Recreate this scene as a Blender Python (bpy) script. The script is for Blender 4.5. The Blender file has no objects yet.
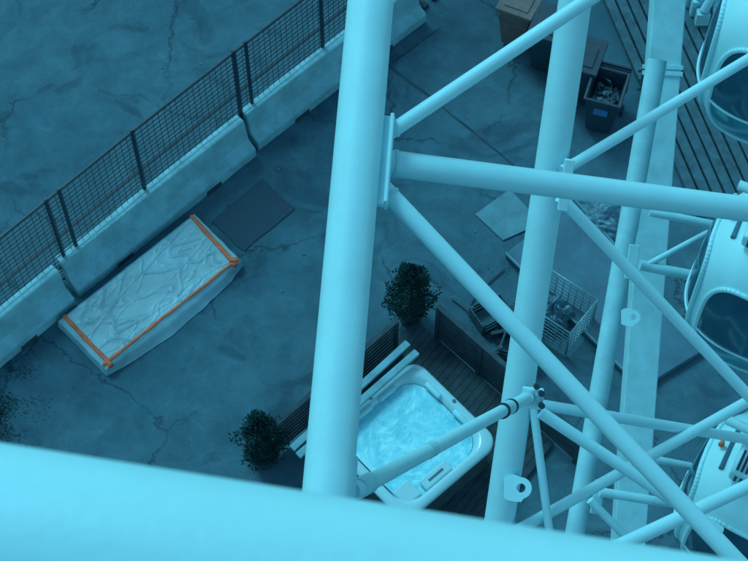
import bpy, bmesh, math, random
from mathutils import Vector, Matrix, noise
random.seed(7)
sc=bpy.context.scene
H=22.5; T=math.radians(30); F=1600.0
st,ct=math.sin(T),math.cos(T)
def ray(u,v):
    a=(u-374)/F; b=(280.5-v)/F
    return Vector((a, st+ct*b, -ct+st*b))
def G(u,v,z=0.0):
    r=ray(u,v); t=(H-z)/(-r.z)
    return Vector((0,0,H))+r*t
def P(u,v,d): return Vector((0,0,H))+ray(u,v)*d

# ---------------- materials ----------------
def mat(name,col,rough=.6,var=.15,scale=4,bump=.0,bscale=40,metal=0,spec=.5,col2=None,detail=6,coat=0,trans=0):
    m=bpy.data.materials.new(name); m.use_nodes=True
    n=m.node_tree.nodes; l=m.node_tree.links; b=n['Principled BSDF']
    tc=n.new('ShaderNodeTexCoord')
    ns=n.new('ShaderNodeTexNoise'); ns.inputs['Scale'].default_value=scale; ns.inputs['Detail'].default_value=detail; ns.inputs['Roughness'].default_value=.65
    l.new(tc.outputs['Object'],ns.inputs['Vector'])
    cr=n.new('ShaderNodeValToRGB'); cr.color_ramp.elements[0].position=.3; cr.color_ramp.elements[1].position=.7
    c2=col2 or tuple(c*(1-var) for c in col)
    cr.color_ramp.elements[0].color=(*c2,1); cr.color_ramp.elements[1].color=(*[min(1,c*(1+var*.5)) for c in col],1)
    l.new(ns.outputs['Fac'],cr.inputs['Fac']); l.new(cr.outputs['Color'],b.inputs['Base Color'])
    b.inputs['Roughness'].default_value=rough; b.inputs['Metallic'].default_value=metal
    b.inputs['Specular IOR Level'].default_value=spec
    if coat: b.inputs['Coat Weight'].default_value=coat
    if bump:
        n2=n.new('ShaderNodeTexNoise'); n2.inputs['Scale'].default_value=bscale; n2.inputs['Detail'].default_value=5
        l.new(tc.outputs['Object'],n2.inputs['Vector'])
        bp=n.new('ShaderNodeBump'); bp.inputs['Strength'].default_value=bump; bp.inputs['Distance'].default_value=.02
        l.new(n2.outputs['Fac'],bp.inputs['Height']); l.new(bp.outputs['Normal'],b.inputs['Normal'])
    return m

def asphalt_mat():
    m=bpy.data.materials.new('asphalt'); m.use_nodes=True
    n=m.node_tree.nodes; l=m.node_tree.links; b=n['Principled BSDF']
    tc=n.new('ShaderNodeTexCoord')
    def N(s,d=8,r=.6,dist=0):
        x=n.new('ShaderNodeTexNoise'); x.inputs['Scale'].default_value=s; x.inputs['Detail'].default_value=d; x.inputs['Roughness'].default_value=r; x.inputs['Distortion'].default_value=dist
        l.new(tc.outputs['Object'],x.inputs['Vector']); return x
    def ramp(src,p0,p1,c0,c1):
        r=n.new('ShaderNodeValToRGB'); r.color_ramp.elements[0].position=p0; r.color_ramp.elements[1].position=p1
        r.color_ramp.elements[0].color=(*c0,1); r.color_ramp.elements[1].color=(*c1,1); l.new(src,r.inputs['Fac']); return r
    def mix(bt,f,a,c):
        x=n.new('ShaderNodeMix'); x.data_type='RGBA'; x.blend_type=bt
        if isinstance(f,float): x.inputs[0].default_value=f
        else: l.new(f,x.inputs[0])
        l.new(a,x.inputs[6]); l.new(c,x.inputs[7]); return x.outputs[2]
    big=ramp(N(.35,6,.6,.6).outputs['Fac'],.3,.72,(.036,.122,.170),(.066,.172,.222))
    mid=ramp(N(1.8,9,.7,.3).outputs['Fac'],.35,.7,(.72,.74,.76),(1.17,1.17,1.17))
    fine=ramp(N(55,4,.8).outputs['Fac'],.3,.7,(.66,.66,.66),(1.38,1.38,1.38))
    c=mix('MULTIPLY',1.0,big.outputs[0],mid.outputs[0]); c=mix('MULTIPLY',1.0,c,fine.outputs[0])
    stn=ramp(N(.9,5,.55,1.2).outputs['Fac'],.55,.64,(1,1,1),(.66,.71,.74)); c=mix('MULTIPLY',1.0,c,stn.outputs[0])
    stl=ramp(N(1.3,7,.7,1.8).outputs['Fac'],.60,.68,(1,1,1),(1.28,1.25,1.22)); c=mix('MULTIPLY',1.0,c,stl.outputs[0])
    dn=N(1.5,6,.7); mp=n.new('ShaderNodeMix'); mp.data_type='RGBA'; mp.blend_type='ADD'; mp.inputs[0].default_value=.7
    l.new(tc.outputs['Object'],mp.inputs[6]); l.new(dn.outputs['Color'],mp.inputs[7])
    vc=n.new('ShaderNodeTexVoronoi'); vc.feature='DISTANCE_TO_EDGE'; vc.inputs['Scale'].default_value=.42; l.new(mp.outputs[2],vc.inputs['Vector'])
    ck=ramp(vc.outputs['Distance'],.003,.012,(1,1,1),(0,0,0))
    cm=ramp(N(.3,2).outputs['Fac'],.44,.52,(0,0,0),(.75,.75,.75))
    f=mix('MULTIPLY',1.0,ck.outputs[0],cm.outputs[0])
    dc=n.new('ShaderNodeRGB'); dc.outputs[0].default_value=(.014,.040,.060,1)
    c=mix('MIX',f,c,dc.outputs[0])
    l.new(c,b.inputs['Base Color']); b.inputs['Roughness'].default_value=.85; b.inputs['Specular IOR Level'].default_value=.3
    bp=n.new('ShaderNodeBump'); bp.inputs['Strength'].default_value=.5; bp.inputs['Distance'].default_value=.01
    l.new(N(70,4,.8).outputs['Fac'],bp.inputs['Height']); l.new(bp.outputs['Normal'],b.inputs['Normal'])
    return m
M_ASPH=asphalt_mat()
M_WHITE=mat('white_painted_steel',(.37,.775,.85),.5,.08,2.2,.06,60,detail=8)
M_WHITE2=mat('weathered_white_paint',(.32,.70,.78),.55,.20,3,.08,50,detail=8)
M_CONC=mat('concrete',(.24,.54,.62),.85,.34,2.4,.5,30,detail=10)
M_SLOTSHADE=mat('concrete_slot_shade',(.03,.07,.10),.9,.3,5,.3)  # darkened concrete colour, paints the shade inside the lifting slots
M_DARKM=mat('dark_metal',(.012,.040,.068),.5,.2,8)  # blue lifted in this and the other dark base colours, in place of haze
M_RUB=mat('rubber_mat',(.014,.048,.080),.8,.6,6,.5,30,col2=(.024,.068,.10))
M_PLAST=mat('plastic_film',(.25,.50,.575),.38,.28,1.6,.10,14,spec=.6)
M_ORANGE=mat('orange_strap',(.80,.18,.08),.65,.35,5)
M_BROWN=mat('brown_bin_plastic',(.15,.125,.125),.6,.3,6,.1)
M_BIN=mat('dark_bin_plastic',(.014,.044,.072),.45,.3,6,.1)
M_BINB=mat('blue_label',(.04,.18,.40),.5,.2,6)
M_WOOD=mat('dark_timber',(.026,.066,.090),.8,.5,5,.4,30)
M_WOODB=mat('boardwalk_timber',(.04,.125,.165),.8,.45,5,.4,30)
M_WOODL=mat('pale_board',(.15,.38,.45),.7,.3,4,.3,30)
M_PLY=mat('plywood',(.10,.27,.33),.7,.3,3,.2,30)
M_LEAF=mat('foliage',(.016,.075,.075),.85,.6,9,col2=(.006,.030,.036),spec=.15)
M_BARK=mat('bark',(.04,.04,.04),.9,.3,10,.5)
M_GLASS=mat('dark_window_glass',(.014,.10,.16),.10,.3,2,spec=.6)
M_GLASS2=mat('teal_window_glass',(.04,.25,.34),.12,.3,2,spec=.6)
M_ACR=mat('white_acrylic',(.34,.65,.71),.25,.06,3,coat=.4)
M_SLATE=mat('platform_sheet',(.045,.155,.225),.6,.35,1.6,.15,30)
M_TRASH=mat('trash',(.09,.20,.25),.8,.8,14,.4)
M_MOSS=mat('moss',(.018,.085,.088),.9,.6,9)
M_SEAM=mat('joint_sealant',(.022,.066,.090),.9,.4,3)
M_WIRE=mat('galvanised_wire',(.16,.36,.42),.4,.3,12,metal=.2)
def water_mat():
    m=bpy.data.materials.new('bubbling_water'); m.use_nodes=True
    n=m.node_tree.nodes; l=m.node_tree.links; b=n['Principled BSDF']
    tc=n.new('ShaderNodeTexCoord')
    ns=n.new('ShaderNodeTexNoise'); ns.inputs['Scale'].default_value=2.6; ns.inputs['Detail'].default_value=10; ns.inputs['Roughness'].default_value=.66; ns.inputs['Distortion'].default_value=1.2
    l.new(tc.outputs['Object'],ns.inputs['Vector'])
    r=n.new('ShaderNodeValToRGB'); e=r.color_ramp.elements
    e[0].position=.30; e[0].color=(.12,.58,.72,1); e[1].position=.68; e[1].color=(.50,.90,.95,1)
    x=e.new(.50); x.color=(.21,.73,.84,1)
    l.new(ns.outputs['Fac'],r.inputs['Fac']); l.new(r.outputs[0],b.inputs['Base Color'])
    b.inputs['Roughness'].default_value=.3
    bp=n.new('ShaderNodeBump'); bp.inputs['Strength'].default_value=.7; bp.inputs['Distance'].default_value=.05
    l.new(ns.outputs['Fac'],bp.inputs['Height']); l.new(bp.outputs['Normal'],b.inputs['Normal'])
    return m
M_WATER=water_mat()

# ---------------- helpers ----------------
def empty(name,loc=(0,0,0)):
    o=bpy.data.objects.new(name,None); o.location=loc; o.empty_display_size=.2
    sc.collection.objects.link(o); return o
def finish(name,bm,m,parent=None,smooth=False,bevel=0,loc=None):
    me=bpy.data.meshes.new(name)
    bmesh.ops.recalc_face_normals(bm,faces=bm.faces)
    if loc is not None: bmesh.ops.translate(bm,verts=bm.verts,vec=-Vector(loc))
    bm.to_mesh(me); bm.free()
    ms=m if isinstance(m,(list,tuple)) else [m]
    for x in ms: me.materials.append(x)
    for p in me.polygons: p.use_smooth=smooth
    o=bpy.data.objects.new(name,me); sc.collection.objects.link(o)
    if loc is not None: o.location=loc
    if parent is not None:
        o.parent=parent; o.location=Vector(o.location)-Vector(parent.location)
    if bevel:
        b=o.modifiers.new('bevel','BEVEL'); b.width=bevel; b.segments=2; b.limit_method='ANGLE'
    return o
def frame(p1,p2,up=Vector((0,0,1))):
    z=(p2-p1).normalized(); x=up.cross(z)
    if x.length<1e-4: x=Vector((1,0,0)).cross(z)
    x.normalize(); y=z.cross(x); return x,y,z
def add_tube(bm,p1,p2,r1,r2=None,seg=28,caps=True,mi=0):
    r2=r2 or r1; x,y,z=frame(p1,p2); A=[];B=[]
    for i in range(seg):
        a=2*math.pi*i/seg; d=x*math.cos(a)+y*math.sin(a)
        A.append(bm.verts.new(p1+d*r1)); B.append(bm.verts.new(p2+d*r2))
    for i in range(seg):
        j=(i+1)%seg; f=bm.faces.new((A[i],A[j],B[j],B[i])); f.smooth=True; f.material_index=mi
    if caps:
        for L in (A,B[::-1]):
            f=bm.faces.new(L); f.material_index=mi
def tube(name,p1,p2,r,parent,m=None,r2=None,seg=36):
    bm=bmesh.new(); add_tube(bm,p1,p2,r,r2,seg)
    o=finish(name,bm,m or M_WHITE,parent,True)
    try: o.data.set_sharp_from_angle(angle=math.radians(40))
    except Exception: pass
    return o
def add_box(bm,c,x,y,z,mi=0):
    vs=[]
    for sz in (-1,1):
        for sx,sy in ((-1,-1),(1,-1),(1,1),(-1,1)):
            vs.append(bm.verts.new(c+x*sx+y*sy+z*sz))
    for f in ((0,1,2,3),(7,6,5,4),(0,4,5,1),(1,5,6,2),(2,6,7,3),(3,7,4,0)):
        q=bm.faces.new([vs[i] for i in f]); q.material_index=mi
def prism(bm,pts,z0,z1,mi=0):
    A=[bm.verts.new((p.x,p.y,z0)) for p in pts]; B=[bm.verts.new((p.x,p.y,z1)) for p in pts]
    n=len(pts)
    f=bm.faces.new(A[::-1]); f.material_index=mi
    f=bm.faces.new(B); f.material_index=mi
    for i in range(n):
        j=(i+1)%n; f=bm.faces.new((A[i],A[j],B[j],B[i])); f.material_index=mi
def Gs(l,z=0): return [G(u,v,z) for u,v in l]
def cen(pts):
    s=Vector((0,0,0))
    for p in pts: s+=p
    return s/len(pts)

# ---------------- ground ----------------
bm=bmesh.new()
v=[bm.verts.new(p) for p in ((-600,-600,0),(600,-600,0),(600,600,0),(-600,600,0))]; bm.faces.new(v)
finish('ground',bm,M_ASPH)
def seam(px,w=.02):
    bm=bmesh.new(); pts=Gs(px); fine=[]
    for a,b in zip(pts,pts[1:]):
        for k in range(14): fine.append(a.lerp(b,k/14))
    fine.append(pts[-1]); prev=None
    for i,p in enumerate(fine):
        d=(fine[min(i+1,len(fine)-1)]-fine[max(0,i-1)]).normalized(); n=Vector((d.y,-d.x,0))
        o=n*noise.noise(p*1.5)*.03; ww=w*(1+.8*noise.noise(p*4))
        q=(bm.verts.new(p+o+n*ww+Vector((0,0,.004))),bm.verts.new(p+o-n*ww+Vector((0,0,.004))))
        if prev: bm.faces.new((prev[0],prev[1],q[1],q[0]))
        prev=q
    finish('paving_joint',bm,M_SEAM,None,loc=pts[0])
seam([(383,60),(520,170),(640,285),(700,350)]); seam([(440,28),(386,68)],.014)

# ---------------- barriers ----------------
prof=[(-.02,0),(-.02,.04),(.08,.8),(.26,.8),(.33,.34),(.50,.22),(.50,0)]
def barrier(pa,pb):
    p0,p1=G(*pa),G(*pb); d=(p1-p0).normalized(); n=Vector((d.y,-d.x,0))
    bm=bmesh.new(); nseg=24; L=(p1-p0).length; rings=[]
    for i in range(nseg+1):
        t=L*i/nseg; r=[]
        for q in prof:
            k=noise.noise(Vector((t*3+p0.x,q[0]*5,q[1]*5)))
            r.append(bm.verts.new(p0+d*t+n*(q[0]-.5+.012*k)+Vector((0,0,q[1]+.012*k if q[1]>0 else 0))))
        rings.append(r)
    k=len(prof)
    for i in range(nseg):
        for j in range(k):
            bm.faces.new((rings[i][j],rings[i][(j+1)%k],rings[i+1][(j+1)%k],rings[i+1][j]))
    bm.faces.new(rings[0]); bm.faces.new(rings[-1][::-1])
    o=finish('concrete_barrier',bm,M_CONC,None,False,.02,loc=p0)
    e=bmesh.new()
    for t in (L*.25,L*.75):
        add_box(e,p0+d*t+n*(.004-.06)+Vector((0,0,.055)),d*.16,n*.07,Vector((0,0,.05)))
    finish('lifting_slots',e,M_SLOTSHADE,o,loc=p0)
    e=bmesh.new()
    for zz in (.25,.6):
        add_tube(e,p0+d*(-.04)+n*(-.33)+Vector((0,0,zz)),p0+d*.04+n*(-.33)+Vector((0,0,zz)),.03,seg=10)
    finish('joint_loops',e,M_DARKM,o,loc=p0)
barrier((-120,468),(77,305)); barrier((80,298),(257,156)); barrier((259,151),(426,22))

# ---------------- mesh fence ----------------
fp=[(-90,387),(66,258),(147,191),(243,114),(325,49),(420,-27),(560,-140)]
fpts=[]
for u,v in fp:
    q=G(u,v,.8); fpts.append(Vector((q.x,q.y,0)))
bm=bmesh.new(); Z=Vector((0,0,1))
for i,a in enumerate(fpts[:-1]):
    b=fpts[i+1]; d=(b-a).normalized(); n=Vector((d.y,-d.x,0)); L=(b-a).length; a=a-n*.06; b=b-n*.06
    for p in ((a+d*.0,a+d*.26) if i!=2 and i!=4 else (a,)):
        add_box(bm,p+Z*1.22,d*.026,n*.02,Z*1.22)
        add_box(bm,p+Z*.03,d*.06,n*.25,Z*.03)
    z=.25
    while z<2.4:
        add_box(bm,(a+b)/2+Z*z,d*(L/2),n*.005,Z*.011); z+=.105
    t=.05
    while t<L:
        add_box(bm,a+d*t+Z*1.3,d*.003,n*.0035,Z*1.08); t+=.12
    add_box(bm,(a+b)/2+Z*2.40,d*(L/2),n*.014,Z*.014)
    add_box(bm,(a+b)/2+Z*1.35,d*(L/2),n*.010,Z*.014)
finish('mesh_fence',bm,M_DARKM,None,loc=fpts[0])

# ---------------- wrapped slab with orange straps ----------------
zt=.20
C=[G(58,320,zt),G(194,213,zt),G(241,260,zt),G(106,369,zt)]
o0=cen(C); o0.z=0
par=empty('plastic_wrapped_pallet',o0)
def bil(s,t): return (C[0]*(1-s)+C[1]*s)*(1-t)+(C[3]*(1-s)+C[2]*s)*t
def wr(s,t):
    w=noise.noise(Vector((s*2.5,t*2.5,3)))
    a=abs(noise.noise(Vector((s*3.5+w*1.4+t*1.5,t*3.0-s*2.5,1.3))))
    b=abs(noise.noise(Vector((s*9-t*4,t*5+w*3,7.7))))
    c_=abs(noise.noise(Vector((s*4+t*7,t*3-w*2,4.4))))
    return .015*max(0,1-a*17)+.008*max(0,1-b*13)+.012*max(0,1-c_*18)+.006*noise.noise(Vector((s*4,t*2,9)))
bm=bmesh.new(); nx,ny=190,90; g=[]
for i in range(nx+1):
    row=[]
    for j in range(ny+1):
        s,t=i/nx,j/ny; p=bil(s,t); e=min(s,1-s,t,1-t)
        p=p+Z*(wr(s,t)*min(1,e*12)-.03*max(0,1-e*30)); row.append(bm.verts.new(p))
    g.append(row)
for i in range(nx):
    for j in range(ny): bm.faces.new((g[i][j],g[i+1][j],g[i+1][j+1],g[i][j+1]))
per=[g[i][0] for i in range(nx+1)]+[g[nx][j] for j in range(1,ny+1)]+[g[i][ny] for i in range(nx-1,-1,-1)]+[g[0][j] for j in range(ny-1,0,-1)]
prev=per
for lev in range(1,6):
    zz=zt*(1-lev/5)
    cur=[]
    for k,vv in enumerate(per):
        d=(vv.co-o0); d.z=0; d.normalize()
        amt=.006*lev+.02*(lev/5)*noise.noise(vv.co*3)+.01*noise.noise(vv.co*9)
        s_=(vv.co-C[3]).dot((C[2]-C[3]).normalized())/(C[2]-C[3]).length
        near=nx+ny<=k<=2*nx+ny
        if near: amt+=(.15*(lev/5)*min(1,6*max(0,s_),6*max(0,1-s_)))
        cur.append(bm.verts.new(Vector((vv.co.x+d.x*amt,vv.co.y+d.y*amt,max(.012,zz+.012*noise.noise(vv.co*6))))))
    for k in range(len(per)):
        j=(k+1)%len(per); bm.faces.new((prev[k],prev[j],cur[j],cur[k]))
    prev=cur
finish('plastic_film',bm,M_PLAST,par,True,loc=o0)
def strap(name,pa,pb,w=.04):
    bm=bmesh.new(); n_=60; prev=None
    d=(pb-pa).normalized(); n=Vector((d.y,-d.x,0))
    for i in range(n_+1):
        p=pa.lerp(pb,i/n_); e=min(i,n_-i)
        p=p+Z*(.020+.003*noise.noise(p*5)-(.03 if e==0 else 0))+n*.012*noise.noise(p*2.5); ww=w*(1+.4*noise.noise(p*5))
        q=[bm.verts.new(p+n*ww),bm.verts.new(p-n*ww),bm.verts.new(p-n*ww-Z*.05),bm.verts.new(p+n*ww-Z*.05)]
        if prev:
            for a in range(4): bm.faces.new((prev[a],prev[(a+1)%4],q[(a+1)%4],q[a]))
        else: bm.faces.new(q)
        prev=q
    bm.faces.new(prev[::-1])
    return finish(name,bm,M_ORANGE,par,True,loc=o0)
strap('orange_strap_1',bil(.04,-.01),bil(.035,1.01),.036)
strap('orange_strap_2',bil(.0,.93),bil(1.0,.96),.022)
strap('orange_strap_3',bil(.975,-.01),bil(.955,1.01),.036)
bm=bmesh.new()
add_box(bm,bil(.965,.93)+Z*.035,Vector((.06,0,0)),Vector((0,.04,0)),Z*.012)
finish('strap_buckle',bm,M_ORANGE,par,bevel=.01,loc=o0)
bm=bmesh.new(); prism(bm,[bil(a,b)*1 for a,b in((.05,.05),(.95,.05),(.95,.95),(.05,.95))],.01,.11)
finish('timber_pallet',bm,M_WOOD,par,loc=o0)

pts=Gs([(211,222),(262,180),(295,209),(244,252)]); out=[]
for i in range(4):
    a,b=pts[i],pts[(i+1)%4]; e=(b-a).normalized(); n=Vector((e.y,-e.x,0))
    for k in range(12):
        p=a.lerp(b,k/12); out.append(p+n*.03*noise.noise(p*4))
bm=bmesh.new(); prism(bm,out,.004,.02); finish('rubber_mat',bm,M_RUB,None,loc=cen(pts))

# ---------------- hot tub ----------------
zr=.88
Tq,Rq,Bq,Lq=G(414,356,zr),G(500,440,zr),G(408,524,zr),G(318,437,zr)
c0=cen([Tq,Rq,Bq,Lq]); ex=((Rq-Tq)); ey=((Lq-Tq)); hx=ex.length/2; hy=hx*1.02; ex.normalize(); ey=Vector((ex.y,-ex.x,0))
if ey.dot(Lq-Tq)<0: ey=-ey
base=Vector((c0.x,c0.y,0)); tub=empty('hot_tub',base)
def rr(h1,h2,r,z,n=8):
    out=[]
    for sx,sy,a0 in ((1,1,0),(-1,1,90),(-1,-1,180),(1,-1,270)):
        for i in range(n+1):
            a=math.radians(a0+90*i/n)
            out.append(base+ex*(sx*(h1-r)+r*math.cos(a))+ey*(sy*(h2-r)+r*math.sin(a))+Z*z)
    return out
def loft(name,levels,m,parent,cap=True,smooth=True,loc=None):
    bm=bmesh.new(); R=[[bm.verts.new(p) for p in L] for L in levels]; k=len(R[0])
    for a,b in zip(R,R[1:]):
        for i in range(k): bm.faces.new((a[i],a[(i+1)%k],b[(i+1)%k],b[i]))
    if cap: bm.faces.new(R[-1])
    return finish(name,bm,m,parent,smooth,loc=loc)
loft('cabinet',[rr(hx-.06,hy-.06,.2,0),rr(hx-.06,hy-.06,.2,.76)],M_WOOD,tub,cap=False,loc=base)
loft('acrylic_shell',[rr(hx-.05,hy-.05,.22,.77),rr(hx,hy,.26,.80),rr(hx,hy,.26,.86),rr(hx-.03,hy-.03,.25,.885),rr(hx-.11,hy-.11,.30,.90),rr(hx-.15,hy-.15,.32,.88),rr(hx-.18,hy-.18,.36,.78),rr(hx-.3,hy-.3,.38,.62),rr(hx-.36,hy-.36,.38,.40),rr(hx-.6,hy-.6,.3,.34)],M_ACR,tub,loc=base)
def water_disc():
    bm=bmesh.new(); hw=hx-.175
    N_=40
    outer=rr(hw,hw,.36,.80,n=14); k=len(outer); c=base+Z*.80; rings=[]
    for q in range(1,N_+1):
        r=[]
        for p in outer:
            s=c.lerp(p,q/N_); r.append(bm.verts.new(s+Z*(.022*noise.fractal(s*4.5,1,2,4))))
        rings.append(r)
    cv=bm.verts.new(c)
    for i in range(k): bm.faces.new((cv,rings[0][i],rings[0][(i+1)%k]))
    for a,b in zip(rings,rings[1:]):
        for i in range(k): bm.faces.new((a[i],a[(i+1)%k],b[(i+1)%k],b[i]))
    finish('water',bm,M_WATER,tub,True,loc=base)
water_disc()
bm=bmesh.new()
for sx,sy in ((.35,-1),(-.45,-1),(-1,.3),(-1,-.3)):
    c=base+ex*(sx*(hx-.17))+ey*(sy*(hy-.17))+Z*.88
    if abs(sx)==1: add_box(bm,c,ex*.045,ey*.16,Z*.04)
    else: add_box(bm,c,ex*.16,ey*.045,Z*.04)
finish('headrests',bm,M_WHITE2,tub,True,.03,loc=base)
bm=bmesh.new()
add_box(bm,base+ex*(hx-.25)+ey*(.12)+Z*.86,ex*.10,ey*.26,Z*.035)
add_box(bm,base+ex*(hx-.33)+ey*(hy-.34)+Z*.84,ex*.16,ey*.16,Z*.03)
finish('filter_cover',bm,M_ACR,tub,False,.03,loc=base)
bm=bmesh.new()
add_box(bm,base+ex*(hx-.25)+ey*(.12)+Z*.897,ex*.018,ey*.14,Z*.004)
for sx,sy in ((.55,-.93),(0,-.935),(-.935,0),(-.93,.6)):
    c=base+ex*(sx*hx)+ey*(sy*hy)+Z*.893
    add_tube(bm,c,c+Z*.016,.028,seg=14)
finish('control_panel',bm,M_SLATE,tub,loc=base)

pts=Gs([(300,455),(415,322),(560,455),(440,590)])
bm=bmesh.new(); o_=pts[0]
dx=(pts[1]-pts[0]); dy=(pts[3]-pts[0]); nb=26
for i in range(nb):
    a=o_+dy*((i+.03)/nb); w=dy*(.94/nb)
    prism(bm,[a,a+dx,a+dx+w,a+w],.01,.09)
finish('timber_deck',bm,M_WOOD,None,loc=cen(pts))

def screen(pa,pb,h=1.0):
    a,b=G(*pa),G(*pb); d=(b-a).normalized(); n=Vector((d.y,-d.x,0)); L=(b-a).length
    bm=bmesh.new(); z=.12
    while z<h-.05:
        add_box(bm,(a+b)/2+Z*z,d*(L/2),n*.012,Z*.044); z+=.115
    k=max(1,round(L/1.1))
    for i in range(k+1):
        add_box(bm,a+d*(L*i/k)+Z*h/2,d*.035,n*.035,Z*h/2)
    add_box(bm,(a+b)/2+Z*(h+.012),d*(L/2+.03),n*.04,Z*.012)
    finish('privacy_screen',bm,M_WOOD,None,loc=a)
screen((437,338),(520,412)); screen((268,462),(395,352)); screen((520,412),(575,462),.9)
def board(pa,pb,z,w):
    a,b=G(*pa,z),G(*pb,z); d=(b-a).normalized(); n=Vector((d.y,-d.x,0))
    bm=bmesh.new(); add_box(bm,(a+b)/2,d*((b-a).length/2),n*w,Z*.03)
    return bm,a
bs=empty('pale_boards',G(355,395,.9))
for k,(pa,pb) in enumerate((((292,449),(408,343)),((298,456),(417,352)))):
    bm,a=board(pa,pb,1.06,.055); finish('board_%d'%(k+1),bm,M_WOODL,bs,bevel=.008,loc=a)

# ---------------- potted conifers ----------------
def shrub(u,v,h,r):
    b=G(u,v); root=empty('potted_conifer',b)
    bm=bmesh.new(); add_tube(bm,b,b+Z*.34,.17,.23,20); add_tube(bm,b+Z*.30,b+Z*.35,.245,.245,20); finish('pot',bm,M_BIN,root,loc=b)
    bm=bmesh.new(); add_tube(bm,b+Z*.3,b+Z*(h*.9),.03,.008,8)
    for i in range(26):
        a=random.random()*6.28; z=.4+random.random()*(h-.55); rr_=r*(1-(z-.35)/(h-.2))*.8
        p=b+Z*z; add_tube(bm,p,p+Vector((math.cos(a)*rr_,math.sin(a)*rr_,.12)),.01,.003,5)
    finish('trunk_and_limbs',bm,M_BARK,root,loc=b)
    bm=bmesh.new(); cnt=0
    while cnt<8500:
        z=random.random(); a=random.random()*6.283; q=random.random()**.45
        lob=.82+.6*noise.noise(Vector((math.cos(a)*1.8,math.sin(a)*1.8,z*5+u)))
        R=r*(math.sin(math.pi*min(1,.14+z*.86))**.6)*(1.15-.6*z)*lob*1.2
        p=b+Vector((math.cos(a)*R*q,math.sin(a)*R*q,.36+z*(h-.36)))
        if noise.noise(p*6)<-.18:
            cnt+=.2; continue
        d=Vector((math.cos(a),math.sin(a),.5+random.random())).normalized()+Vector([random.uniform(-.6,.6) for _ in range(3)])
        d.normalize(); s=d.orthogonal().normalized(); s.rotate(Matrix.Rotation(random.random()*6.28,3,d))
        L=random.uniform(.025,.065); w=L*.2
        v_=[bm.verts.new(p-s*w),bm.verts.new(p+d*L*.5-s*w*1.2),bm.verts.new(p+d*L),bm.verts.new(p+d*L*.5+s*w*1.2)]
        bm.faces.new(v_); cnt+=1
    finish('foliage',bm,M_LEAF,root,loc=b)
shrub(410,318,1.6,.37); shrub(264,460,1.5,.37)

bm=bmesh.new()
for i in range(5000):
    u=random.gauss(-6,18); v=random.gauss(400,24); p=G(u,v)
    if noise.noise(p*2.3)<-.1+random.uniform(-.2,.35): continue
    h=random.uniform(.01,.04); a=random.random()*6.28; d=Vector((math.cos(a),math.sin(a),0))
    bm.faces.new([bm.verts.new(p-d*.010),bm.verts.new(p+d*.010),bm.verts.new(p+Vector((random.uniform(-.03,.03),random.uniform(-.03,.03),h)))])
finish('weeds',bm,M_MOSS,None,loc=G(5,405))
bm=bmesh.new()
for i in range(170):
    if i%3==0: u,v=random.uniform(0,748),random.uniform(0,430)
    elif i%3==1: t=random.random(); u,v=90+330*t+random.gauss(6,8),305-270*t+random.gauss(8,8)
    else: u,v=random.gauss(520,50),random.gauss(310,50)
    p=G(u,v); s=random.uniform(.006,.02); Q=Matrix.Rotation(random.random()*3,3,'Z')
    add_box(bm,p+Z*s*.4,Q@Vector((s,0,0)),Q@Vector((0,s*random.uniform(.4,1),0)),Z*s*.4)
finish('litter_and_pebbles',bm,M_TRASH,None,loc=G(374,280))

# ---------------- bins ----------------
def bin_(u,v,ang,m,open_=False,lab=False,s=1.0):
    b=G(u,v); root=empty('wheelie_bin',b); R=Matrix.Rotation(math.radians(ang),3,'Z')
    def L(x,y,z): return b+R@Vector((x*s,y*s,z*s))
    bm=bmesh.new()
    lv=[(.21,.25,.06),(.29,.35,.98),(.32,.38,.99),(.32,.38,1.03),(.27,.33,1.03),(.2,.25,.55)]
    rings=[[bm.verts.new(L(sx*a,sy*c,z)) for sx,sy in((-1,-1),(1,-1),(1,1),(-1,1))] for a,c,z in lv]
    for A,B in zip(rings,rings[1:]):
        for i in range(4): bm.faces.new((A[i],A[(i+1)%4],B[(i+1)%4],B[i]))
    bm.faces.new(rings[-1]); bm.faces.new(rings[0][::-1])
    finish('bin_body',bm,m,root,False,.02,loc=b)
    bm=bmesh.new(); X,Y=R@Vector((s,0,0)),R@Vector((0,s,0))
    if open_: add_box(bm,L(0,.46,.72),X*.31,Y*.025,Z*.34*s)
    else:
        add_box(bm,L(0,-.01,1.06),X*.33,Y*.38,Z*.025*s); add_box(bm,L(0,-.05,1.095),X*.22,Y*.22,Z*.012*s)
    finish('lid',bm,m,root,False,.015,loc=b)
    bm=bmesh.new(); add_tube(bm,L(-.3,.42,1.0),L(.3,.42,1.0),.02*s,seg=10)
    for sx in (-1,1): add_tube(bm,L(sx*.27,.3,.1),L(sx*.33,.3,.1),.1*s,seg=18)
    finish('wheels_and_handle',bm,M_DARKM,root,loc=b)
    if lab:
        bm=bmesh.new(); add_box(bm,L(0,-.335,.72),X*.12,Y*.012,Z*.08*s); finish('label',bm,M_BINB,root,loc=b)
    if open_:
        bm=bmesh.new()
        for i in range(34):
            c=L(random.uniform(-.2,.2),random.uniform(-.26,.26),random.uniform(.68,.82))
            Q=Matrix.Rotation(random.random()*3,3,Vector((random.random(),random.random(),1)).normalized())
            w=random.uniform(.03,.08)
            add_box(bm,c,Q@Vector((w,0,0)),Q@Vector((0,w*.7,0)),Q@Vector((0,0,w*.1)))
        add_box(bm,L(0,0,.62),X*.2,Y*.26,Z*.04)
        finish('rubbish',bm,M_TRASH,root,loc=b)
bin_(517,38,-25,M_BROWN); bin_(546,62,-22,M_BIN); bin_(600,122,-18,M_BIN,True,True); bin_(577,92,-20,M_BIN)

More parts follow.
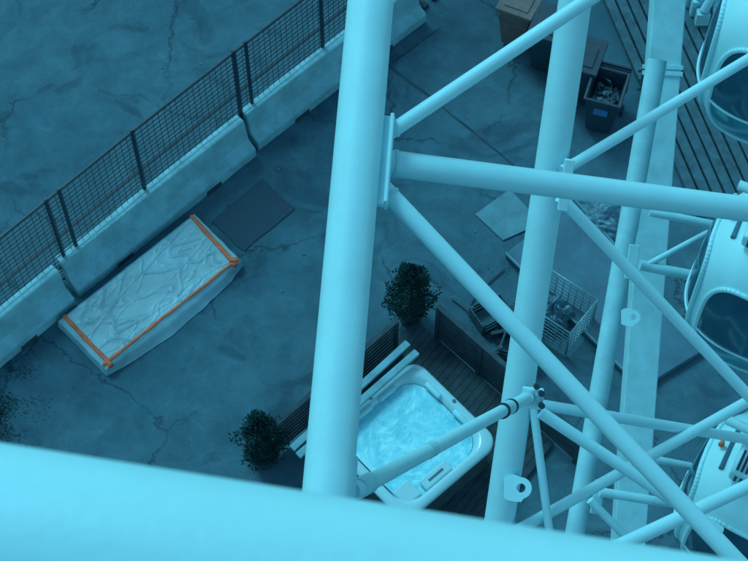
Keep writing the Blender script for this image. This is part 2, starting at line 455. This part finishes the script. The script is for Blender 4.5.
# ---------------- boards, sheets and stuff on the ground ----------------
bm=bmesh.new(); pts=Gs([(475,215),(510,190),(541,224),(503,241)]); prism(bm,pts,.004,.03); finish('plywood_sheet',bm,M_PLY,None,loc=cen(pts))
bm=bmesh.new(); pts=Gs([(505,258),(572,203),(705,352),(640,392)]); prism(bm,pts,.004,.14); finish('steel_platform',bm,M_SLATE,None,bevel=.01,loc=cen(pts))
bm=bmesh.new()
a,b,c,d=pts
for s in (0,1):
    p,q=((a,d),(b,c))[s]; e=(q-p).normalized(); n=Vector((e.y,-e.x,0))
    add_box(bm,(p+q)/2+Z*.155,e*((q-p).length/2),n*.02,Z*.02)
finish('platform_edge_rail',bm,M_PLY,None,loc=a)
bm=bmesh.new(); nb=24
for i in range(nb):
    a=G(585,-40)+ (G(860,-40)-G(585,-40))*(i/nb); w=(G(860,-40)-G(585,-40))*(.8/nb); e=G(700,215)-G(590,-40)
    prism(bm,[a,a+w,a+w+e,a+e],.03,.12)
finish('boardwalk',bm,M_WOODB,None,loc=G(585,-40))
def crumple(name,u,v,rx,ry,h,m,seed):
    b=G(u,v); bm=bmesh.new(); n1,n2=60,26; top=[]
    for j in range(n2+1):
        ph=math.pi/2*j/n2; row=[]
        for i in range(n1):
            a=2*math.pi*i/n1; d=Vector((math.cos(a)*math.cos(ph),math.sin(a)*math.cos(ph),math.sin(ph)))
            k=1+.4*noise.noise(d*2+Vector((seed,0,0)))+.35*(abs(noise.noise(d*5+Vector((0,seed,0))))-.2)
            row.append(bm.verts.new(b+Vector((d.x*rx*k,d.y*ry*k,d.z*h*k+.005))))
        top.append(row)
    for A,B in zip(top,top[1:]):
        for i in range(n1): bm.faces.new((A[i],A[(i+1)%n1],B[(i+1)%n1],B[i]))
    finish(name,bm,m,None,True,loc=b)
M_BAG=mat('clear_bag_film',(.08,.22,.29),.42,.6,7,.4,12,spec=.5,col2=(.025,.08,.12))
crumple('plastic_bag',607,222,.50,.36,.25,M_BAG,1); crumple('plastic_bag',551,318,.30,.26,.42,M_BAG,4)
crumple('plastic_bag',600,252,.45,.25,.10,M_BAG,9)
# wire mesh cage around the wrapped load
def cage(u,v,ang,w,d,h):
    b=G(u,v)+Z*.14; R=Matrix.Rotation(math.radians(ang),3,'Z'); X,Y=R@Vector((1,0,0)),R@Vector((0,1,0)); bm=bmesh.new()
    cs=[b+X*(sx*w/2)+Y*(sy*d/2) for sx,sy in((-1,-1),(1,-1),(1,1),(-1,1))]
    for i in range(4):
        p,q=cs[i],cs[(i+1)%4]
        add_tube(bm,p-Z*.1,p+Z*h,.018,seg=8)
        for k in range(7): add_tube(bm,p+Z*h*k/6,q+Z*h*k/6,.010 if k<6 else .016,seg=6)
        for k in range(1,8): add_tube(bm,p.lerp(q,k/8),p.lerp(q,k/8)+Z*h,.007,seg=5)
    finish('wire_cage_trolley',bm,M_WIRE,None,True,loc=b)
cage(553,322,-38,1.0,.75,.6)
def crate(u,v,ang,w=.55,d=.4,h=.3):
    b=G(u,v); R=Matrix.Rotation(math.radians(ang),3,'Z'); X,Y=R@Vector((1,0,0)),R@Vector((0,1,0)); bm=bmesh.new()
    for k in range(3):
        z=.05+k*(h/3)
        for s in (-1,1):
            add_box(bm,b+Y*(s*d/2)+Z*z,X*(w/2),Y*.01,Z*.035); add_box(bm,b+X*(s*w/2)+Z*(z+.003),X*.01,Y*(d/2+.008),Z*.035)
    add_box(bm,b+Z*.03,X*(w/2-.02),Y*(d/2-.02),Z*.012)
    for sx in (-1,1):
        for sy in (-1,1): add_box(bm,b+X*(sx*(w/2-.03))+Y*(sy*(d/2-.03))+Z*h/2,X*.02,Y*.02,Z*h/2)
    finish('slatted_crate',bm,M_WOODB,None,loc=b)
crate(490,318,30); crate(520,352,-20,.6,.45,.35)
bm=bmesh.new()
for i in range(11):
    c=G(random.gauss(504,14),random.gauss(334,11))+Z*random.uniform(.05,.2); a=random.random()*3.1; d=Vector((math.cos(a),math.sin(a),random.uniform(-.1,.1))); n=Vector((-d.y,d.x,0))
    add_box(bm,c,d*random.uniform(.15,.35),n*.03,Z*.015)
finish('timber_offcuts',bm,M_WOOD,None,loc=G(515,322))
bm=bmesh.new()
prevp=None
for i in range(40):
    t=i/39; p=G(452+50*t+6*math.sin(t*9),300-40*t*0.3+18*math.sin(t*5))+Z*.03
    if prevp: add_tube(bm,prevp,p,.012,seg=6,caps=False)
    prevp=p
finish('cable',bm,M_DARKM,None,loc=G(460,300))

# ---------------- ferris wheel frame ----------------
W=empty('ferris_wheel_frame',P(450,280,12))
def wt(name,a,b,r,m=None): return tube(name,P(*a),P(*b),r,W,m)
wt('main_chord',(376,-60,10.5),(318,600,9.2),.150)
wt('second_chord',(584,-60,14.4),(488,600,16.3),.152)
wt('third_chord',(657,60,18.6),(560,620,19.2),.118,M_WHITE2)
wt('tie_beam',(372,161,10.25),(800,216,10.9),.086)
wt('upper_brace',(380,139,10.2),(640,-35,10.2),.047)
wt('lower_brace',(372,176,10.1),(790,618,9.9),.058)
wt('far_brace_1',(562,171,14.8),(800,28,16),.052)
wt('far_brace_2',(560,197,14.8),(800,450,16),.056)
wt('strut_a',(640,265,18.6),(800,297,18.9),.062,M_WHITE2)
wt('strut_b',(645,266,18.6),(716,228,18.6),.035,M_WHITE2)
wt('strut_c',(712,229,18.5),(775,288,18.6),.035,M_WHITE2)
wt('strut_d',(650,212,18.6),(790,240,18.6),.05,M_WHITE2)
wt('strut_e',(536,404,15.6),(800,448,17.5),.055)
wt('strut_f',(515,532,15.9),(800,372,17),.058)
wt('strut_g',(540,412,15.6),(720,532,16),.060)
wt('strut_h',(533,405,15.6),(553,560,16),.042)
wt('strut_i',(600,492,18.6),(800,524,18.8),.055,M_WHITE2)
wt('strut_j',(590,500,18.6),(660,572,18.8),.05,M_WHITE2)
wt('strut_k',(600,555,15),(800,462,16),.070)
wt('strut_l',(648,458,18.6),(800,488,18.8),.045,M_WHITE2)
pa,pb=P(352,492,9.55),P(534,394,15.4)
tube('tie_rod',pa,pb,.054,W)
for t0,t1,r in ((.02,.06,.064),(.30,.33,.058),(.76,.80,.066),(.93,1,.07)):
    tube('rod_sleeve',pa.lerp(pb,t0),pa.lerp(pb,t1),r,W,M_WHITE2)
for t0 in (.745,.805): tube('dark_ring',pa.lerp(pb,t0),pa.lerp(pb,t0+.008),.07,W,M_DARKM)
def plate(name,u,v,d,hu,hv,th,along,m=None):
    a=P(*along[0]); b=P(*along[1]); z=(b-a).normalized()
    x=Vector((1,0,0)); x=(x-z*x.dot(z)).normalized(); y=z.cross(x)
    bm=bmesh.new(); add_box(bm,P(u,v,d),x*hu,y*th,z*hv); return finish(name,bm,m or M_WHITE,W,False,.006)
ch1=((376,-60,10.5),(318,600,9.2)); ch2=((584,-60,14.4),(488,600,16.3)); ch3=((657,60,18.6),(560,620,19.2))
plate('gusset_plate',383,161,10.08,.055,.30,.03,ch1)
plate('gusset_plate',389,161,10.07,.012,.30,.075,ch1)
plate('gusset_plate',349,478,9.5,.045,.13,.025,ch1)
plate('gusset_plate',566,185,14.6,.045,.24,.03,ch2)
plate('gusset_plate',532,398,15.2,.10,.10,.03,ch2)
plate('gusset_plate',537,398,15.2,.05,.06,.09,ch2,M_WHITE2)
plate('gusset_plate',632,262,18.4,.06,.2,.03,ch3,M_WHITE2)
plate('gusset_plate',598,497,18.7,.06,.2,.03,ch3,M_WHITE2)
for (u,v,d,ax) in ((541,393,15.1,ch2),(541,405,15.1,ch2),(536,386,15.1,ch2)):
    p=P(u,v,d); tube('bolt',p,p+Vector((0,-.05,.08)),.03,W,M_DARKM,seg=10)
def weld(a,b,r,dist):
    A,B=P(*a),P(*b); d=(B-A).normalized(); tube('weld_bead',A+d*dist,A+d*(dist+.02),r+.008,W,M_WHITE2,seg=24)
weld((372,161,10.25),(800,216,10.9),.086,.14); weld((380,139,10.2),(640,-35,10.2),.047,.1); weld((372,176,10.1),(790,618,9.9),.058,.16)
def lug(u,v,d,s):
    bm=bmesh.new(); p=P(u,v,d); n=-ray(u,v).normalized(); z=Vector((0,ct,st)); x=z.cross(n).normalized(); y=n.cross(x).normalized()
    no=24; O=[];I=[];O2=[];I2=[]
    for i in range(no):
        a=2*math.pi*i/no; c_,s_=math.cos(a),math.sin(a)
        o=x*(c_*s if c_>0 else -1.6*s*min(1,abs(c_)*1.6))+y*(s_*s*(1.0 if c_>0 else 1.3))
        for lst,vec,k in ((O,o,.02),(I,(x*c_+y*s_)*s*.42,.02),(O2,o,-.02),(I2,(x*c_+y*s_)*s*.42,-.02)):
            lst.append(bm.verts.new(p+vec+n*k))
    for i in range(no):
        j=(i+1)%no
        bm.faces.new((O[i],O[j],I[j],I[i])); bm.faces.new((O2[i],O2[j],I2[j],I2[i])); bm.faces.new((O[i],O[j],O2[j],O2[i])); bm.faces.new((I[i],I[j],I2[j],I2[i]))
    finish('lifting_lug',bm,M_WHITE,W)
lug(521,488,15.7,.105); lug(633,317,18.6,.085)

SL=empty('ferris_wheel_support_leg',P(655,280,21))
a,b=P(672,-60,20.6),P(622,620,21.6); z=(b-a).normalized(); x=Vector((1,0,0)); x=(x-z*x.dot(z)).normalized(); y=z.cross(x)
bm=bmesh.new(); add_box(bm,(a+b)/2,x*.21,y*.16,z*((b-a).length/2)); finish('box_section',bm,M_WHITE2,SL,False,.015)
bm=bmesh.new()
for t in (.18,):
    c=a.lerp(b,t); add_box(bm,c,x*.235,y*.185,z*.03); add_box(bm,c+z*.08,x*.235,y*.185,z*.03)
finish('splice_flanges',bm,M_WHITE2,SL,False,.006)
c=a.lerp(b,.2); bm=bmesh.new()
add_box(bm,c-x*.18-y*.2,x*.05,y*.03,z*.2)
for k in (-1,0,1): add_tube(bm,c-x*.26-y*.24+z*k*.12,c-x*.26-y*.15+z*k*.12,.02,seg=8)
finish('bolted_plate',bm,M_DARKM,SL)

# ---------------- gondolas ----------------
def gondola(u,v,d,rot):
    c=P(u,v,d); root=empty('ferris_wheel_gondola',c); R=Matrix.Rotation(math.radians(rot),3,'Z')
    rx,ry=.90,.86
    def L(x,y,z): return c+R@Vector((x,y,z))
    def kz(z):
        if z<0: return (1-(abs(z)/1.12)**2.8)**(1/2.2) if abs(z)<1.12 else 0.0
        return (1-(z/1.14)**3.6)**(1/2.8) if z<1.14 else 0.0
    def sq(a,e=.78):
        c_,s_=math.cos(a),math.sin(a); return math.copysign(abs(c_)**e,c_),math.copysign(abs(s_)**e,s_)
    def S(a,z,off=0):
        k=max(kz(z),.02)+off; s=sq(a); return L(rx*k*s[0],ry*k*s[1],z)
    zs=[-1.12+2.26*(.5-.5*math.cos(math.pi*i/48)) for i in range(49)]
    n=96
    bm=bmesh.new(); rings=[[bm.verts.new(S(2*math.pi*(i+.5)/n,z)) for i in range(n)] for z in zs]
    for A,B in zip(rings,rings[1:]):
        for i in range(n): bm.faces.new((A[i],A[(i+1)%n],B[(i+1)%n],B[i]))
    bm.faces.new(rings[0][::-1]); bm.faces.new(rings[-1])
    finish('cabin_shell',bm,M_WHITE,root,True)
    # curved glazing panels with raised frames, one on each side
    up=bmesh.new(); fr=bmesh.new()
    for q in range(4):
        a0=q*math.pi/2; hw=.42*math.pi/2; zc,hz=-.02,.80; NT,NR=64,14
        def E(t,r):
            c_,s_=math.cos(t),math.sin(t)
            X_=math.copysign(abs(c_)**.55,c_)*r; Z_=math.copysign(abs(s_)**.55,s_)*r
            return a0+X_*hw, zc+Z_*hz
        cv=up.verts.new(S(a0,zc,.012)); prev=None
        for r in range(1,NR+1):
            cur=[up.verts.new(S(*E(2*math.pi*i/NT,r/NR),.012)) for i in range(NT)]
            for i in range(NT):
                j=(i+1)%NT
                f=up.faces.new((cv,cur[i],cur[j])) if prev is None else up.faces.new((prev[i],prev[j],cur[j],cur[i]))
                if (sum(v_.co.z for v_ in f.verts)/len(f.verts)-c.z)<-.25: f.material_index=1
            prev=cur
        pts=[S(*E(2*math.pi*i/NT,1.02),.015) for i in range(NT)]
        for i in range(NT): add_tube(fr,pts[i],pts[(i+1)%NT],.030,seg=8,caps=False)
        pts=[S(a0+hw*(k/10-1)*.98,-.25,.02) for k in range(21)]
        for p,p2 in zip(pts,pts[1:]): add_tube(fr,p,p2,.018,seg=6,caps=False)
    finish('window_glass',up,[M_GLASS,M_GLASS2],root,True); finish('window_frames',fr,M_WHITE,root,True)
    X,Y=R@Vector((1,0,0)),R@Vector((0,1,0))
    bm=bmesh.new(); add_box(bm,L(0,0,1.20),X*.50,Y*.40,Z*.10); add_box(bm,L(0,.05,1.36),X*.40,Y*.16,Z*.06)
    finish('roof_unit',bm,M_WHITE,root,False,.04)
    bm=bmesh.new()
    for i in range(6): add_box(bm,L(-.44+i*.05,-.22,1.303),X*.012,Y*.13,Z*.006)
    for i in range(6): add_box(bm,L(-.42+i*.06,-.402,1.2),X*.014,Y*.006,Z*.06)
    finish('vent_slots',bm,M_DARKM,root)
    bm=bmesh.new()
    for s in (-1,1): add_box(bm,L(s*.60,-.02,1.02),X*.025,Y*.26,Z*.03)
    finish('roof_gutters',bm,M_SLATE,root,False,.01)
    bm=bmesh.new(); add_tube(bm,L(-.75,.05,1.5),L(.95,.05,1.5),.055,seg=18)
    for s in (-1,1): add_tube(bm,L(s*.36,.05,1.5),L(s*.36,.05,1.2),.05,seg=14)
    finish('hanger_axle',bm,M_WHITE2,root,True)
    bm=bmesh.new(); add_tube(bm,L(-.70,.0,1.0),L(-.70,.0,1.08),.035,.025,seg=14); finish('marker_lamp',bm,M_ORANGE,root,True)
gondola(786,56,18,-24); gondola(774,286,18,-26); gondola(762,507,18.3,-28)

# ---------------- near beam ----------------
tube('near_steel_beam',P(-217,517,1.8),P(940,701,1.8),.12,None,M_WHITE,seg=96)

q=G(705,20); bm=bmesh.new()
for i in range(7):
    a=G(690+i*5,8+i%3*9)+Z*(.4+.1*(i%2)); add_tube(bm,a,a+Vector((.1,.12,.25)),.09,.07,14); add_box(bm,a-Z*.2,Vector((.12,0,0)),Vector((0,.09,0)),Z*.2)
finish('wheel_drive_machinery',bm,M_WHITE2,None,False,.01,loc=q)

# ---------------- camera, light ----------------
cam=bpy.data.cameras.new('camera'); co=bpy.data.objects.new('camera',cam); sc.collection.objects.link(co)
co.location=(0,0,H); co.rotation_euler=(T,0,0); cam.lens=77; cam.sensor_width=36; cam.clip_start=.05; cam.clip_end=3000
cam.dof.use_dof=True; cam.dof.focus_distance=13; cam.dof.aperture_fstop=10
sc.camera=co
el,az=math.radians(52),math.radians(-38)
sun=bpy.data.lights.new('sun','SUN'); sun.energy=1.5; sun.angle=math.radians(16); sun.color=(.26,.82,1.0)
so=bpy.data.objects.new('sun',sun); sc.collection.objects.link(so); so.location=(0,0,40)
dv=Vector((math.sin(az)*math.cos(el),math.cos(az)*math.cos(el),math.sin(el)))
so.rotation_euler=dv.to_track_quat('Z','Y').to_euler()
w=bpy.data.worlds.new('World'); sc.world=w; w.use_nodes=True
n=w.node_tree.nodes; l=w.node_tree.links; bg=n['Background']
sky=n.new('ShaderNodeTexSky'); sky.sky_type='NISHITA'; sky.sun_disc=False; sky.sun_elevation=el; sky.sun_rotation=az
mx=n.new('ShaderNodeMix'); mx.data_type='RGBA'; mx.blend_type='MULTIPLY'; mx.inputs[0].default_value=1; mx.inputs[7].default_value=(.66,1.18,1.08,1)
l.new(sky.outputs[0],mx.inputs[6]); l.new(mx.outputs[2],bg.inputs[0]); bg.inputs[1].default_value=.15
sc.view_settings.view_transform='Standard'; sc.view_settings.look='None'; sc.view_settings.exposure=0
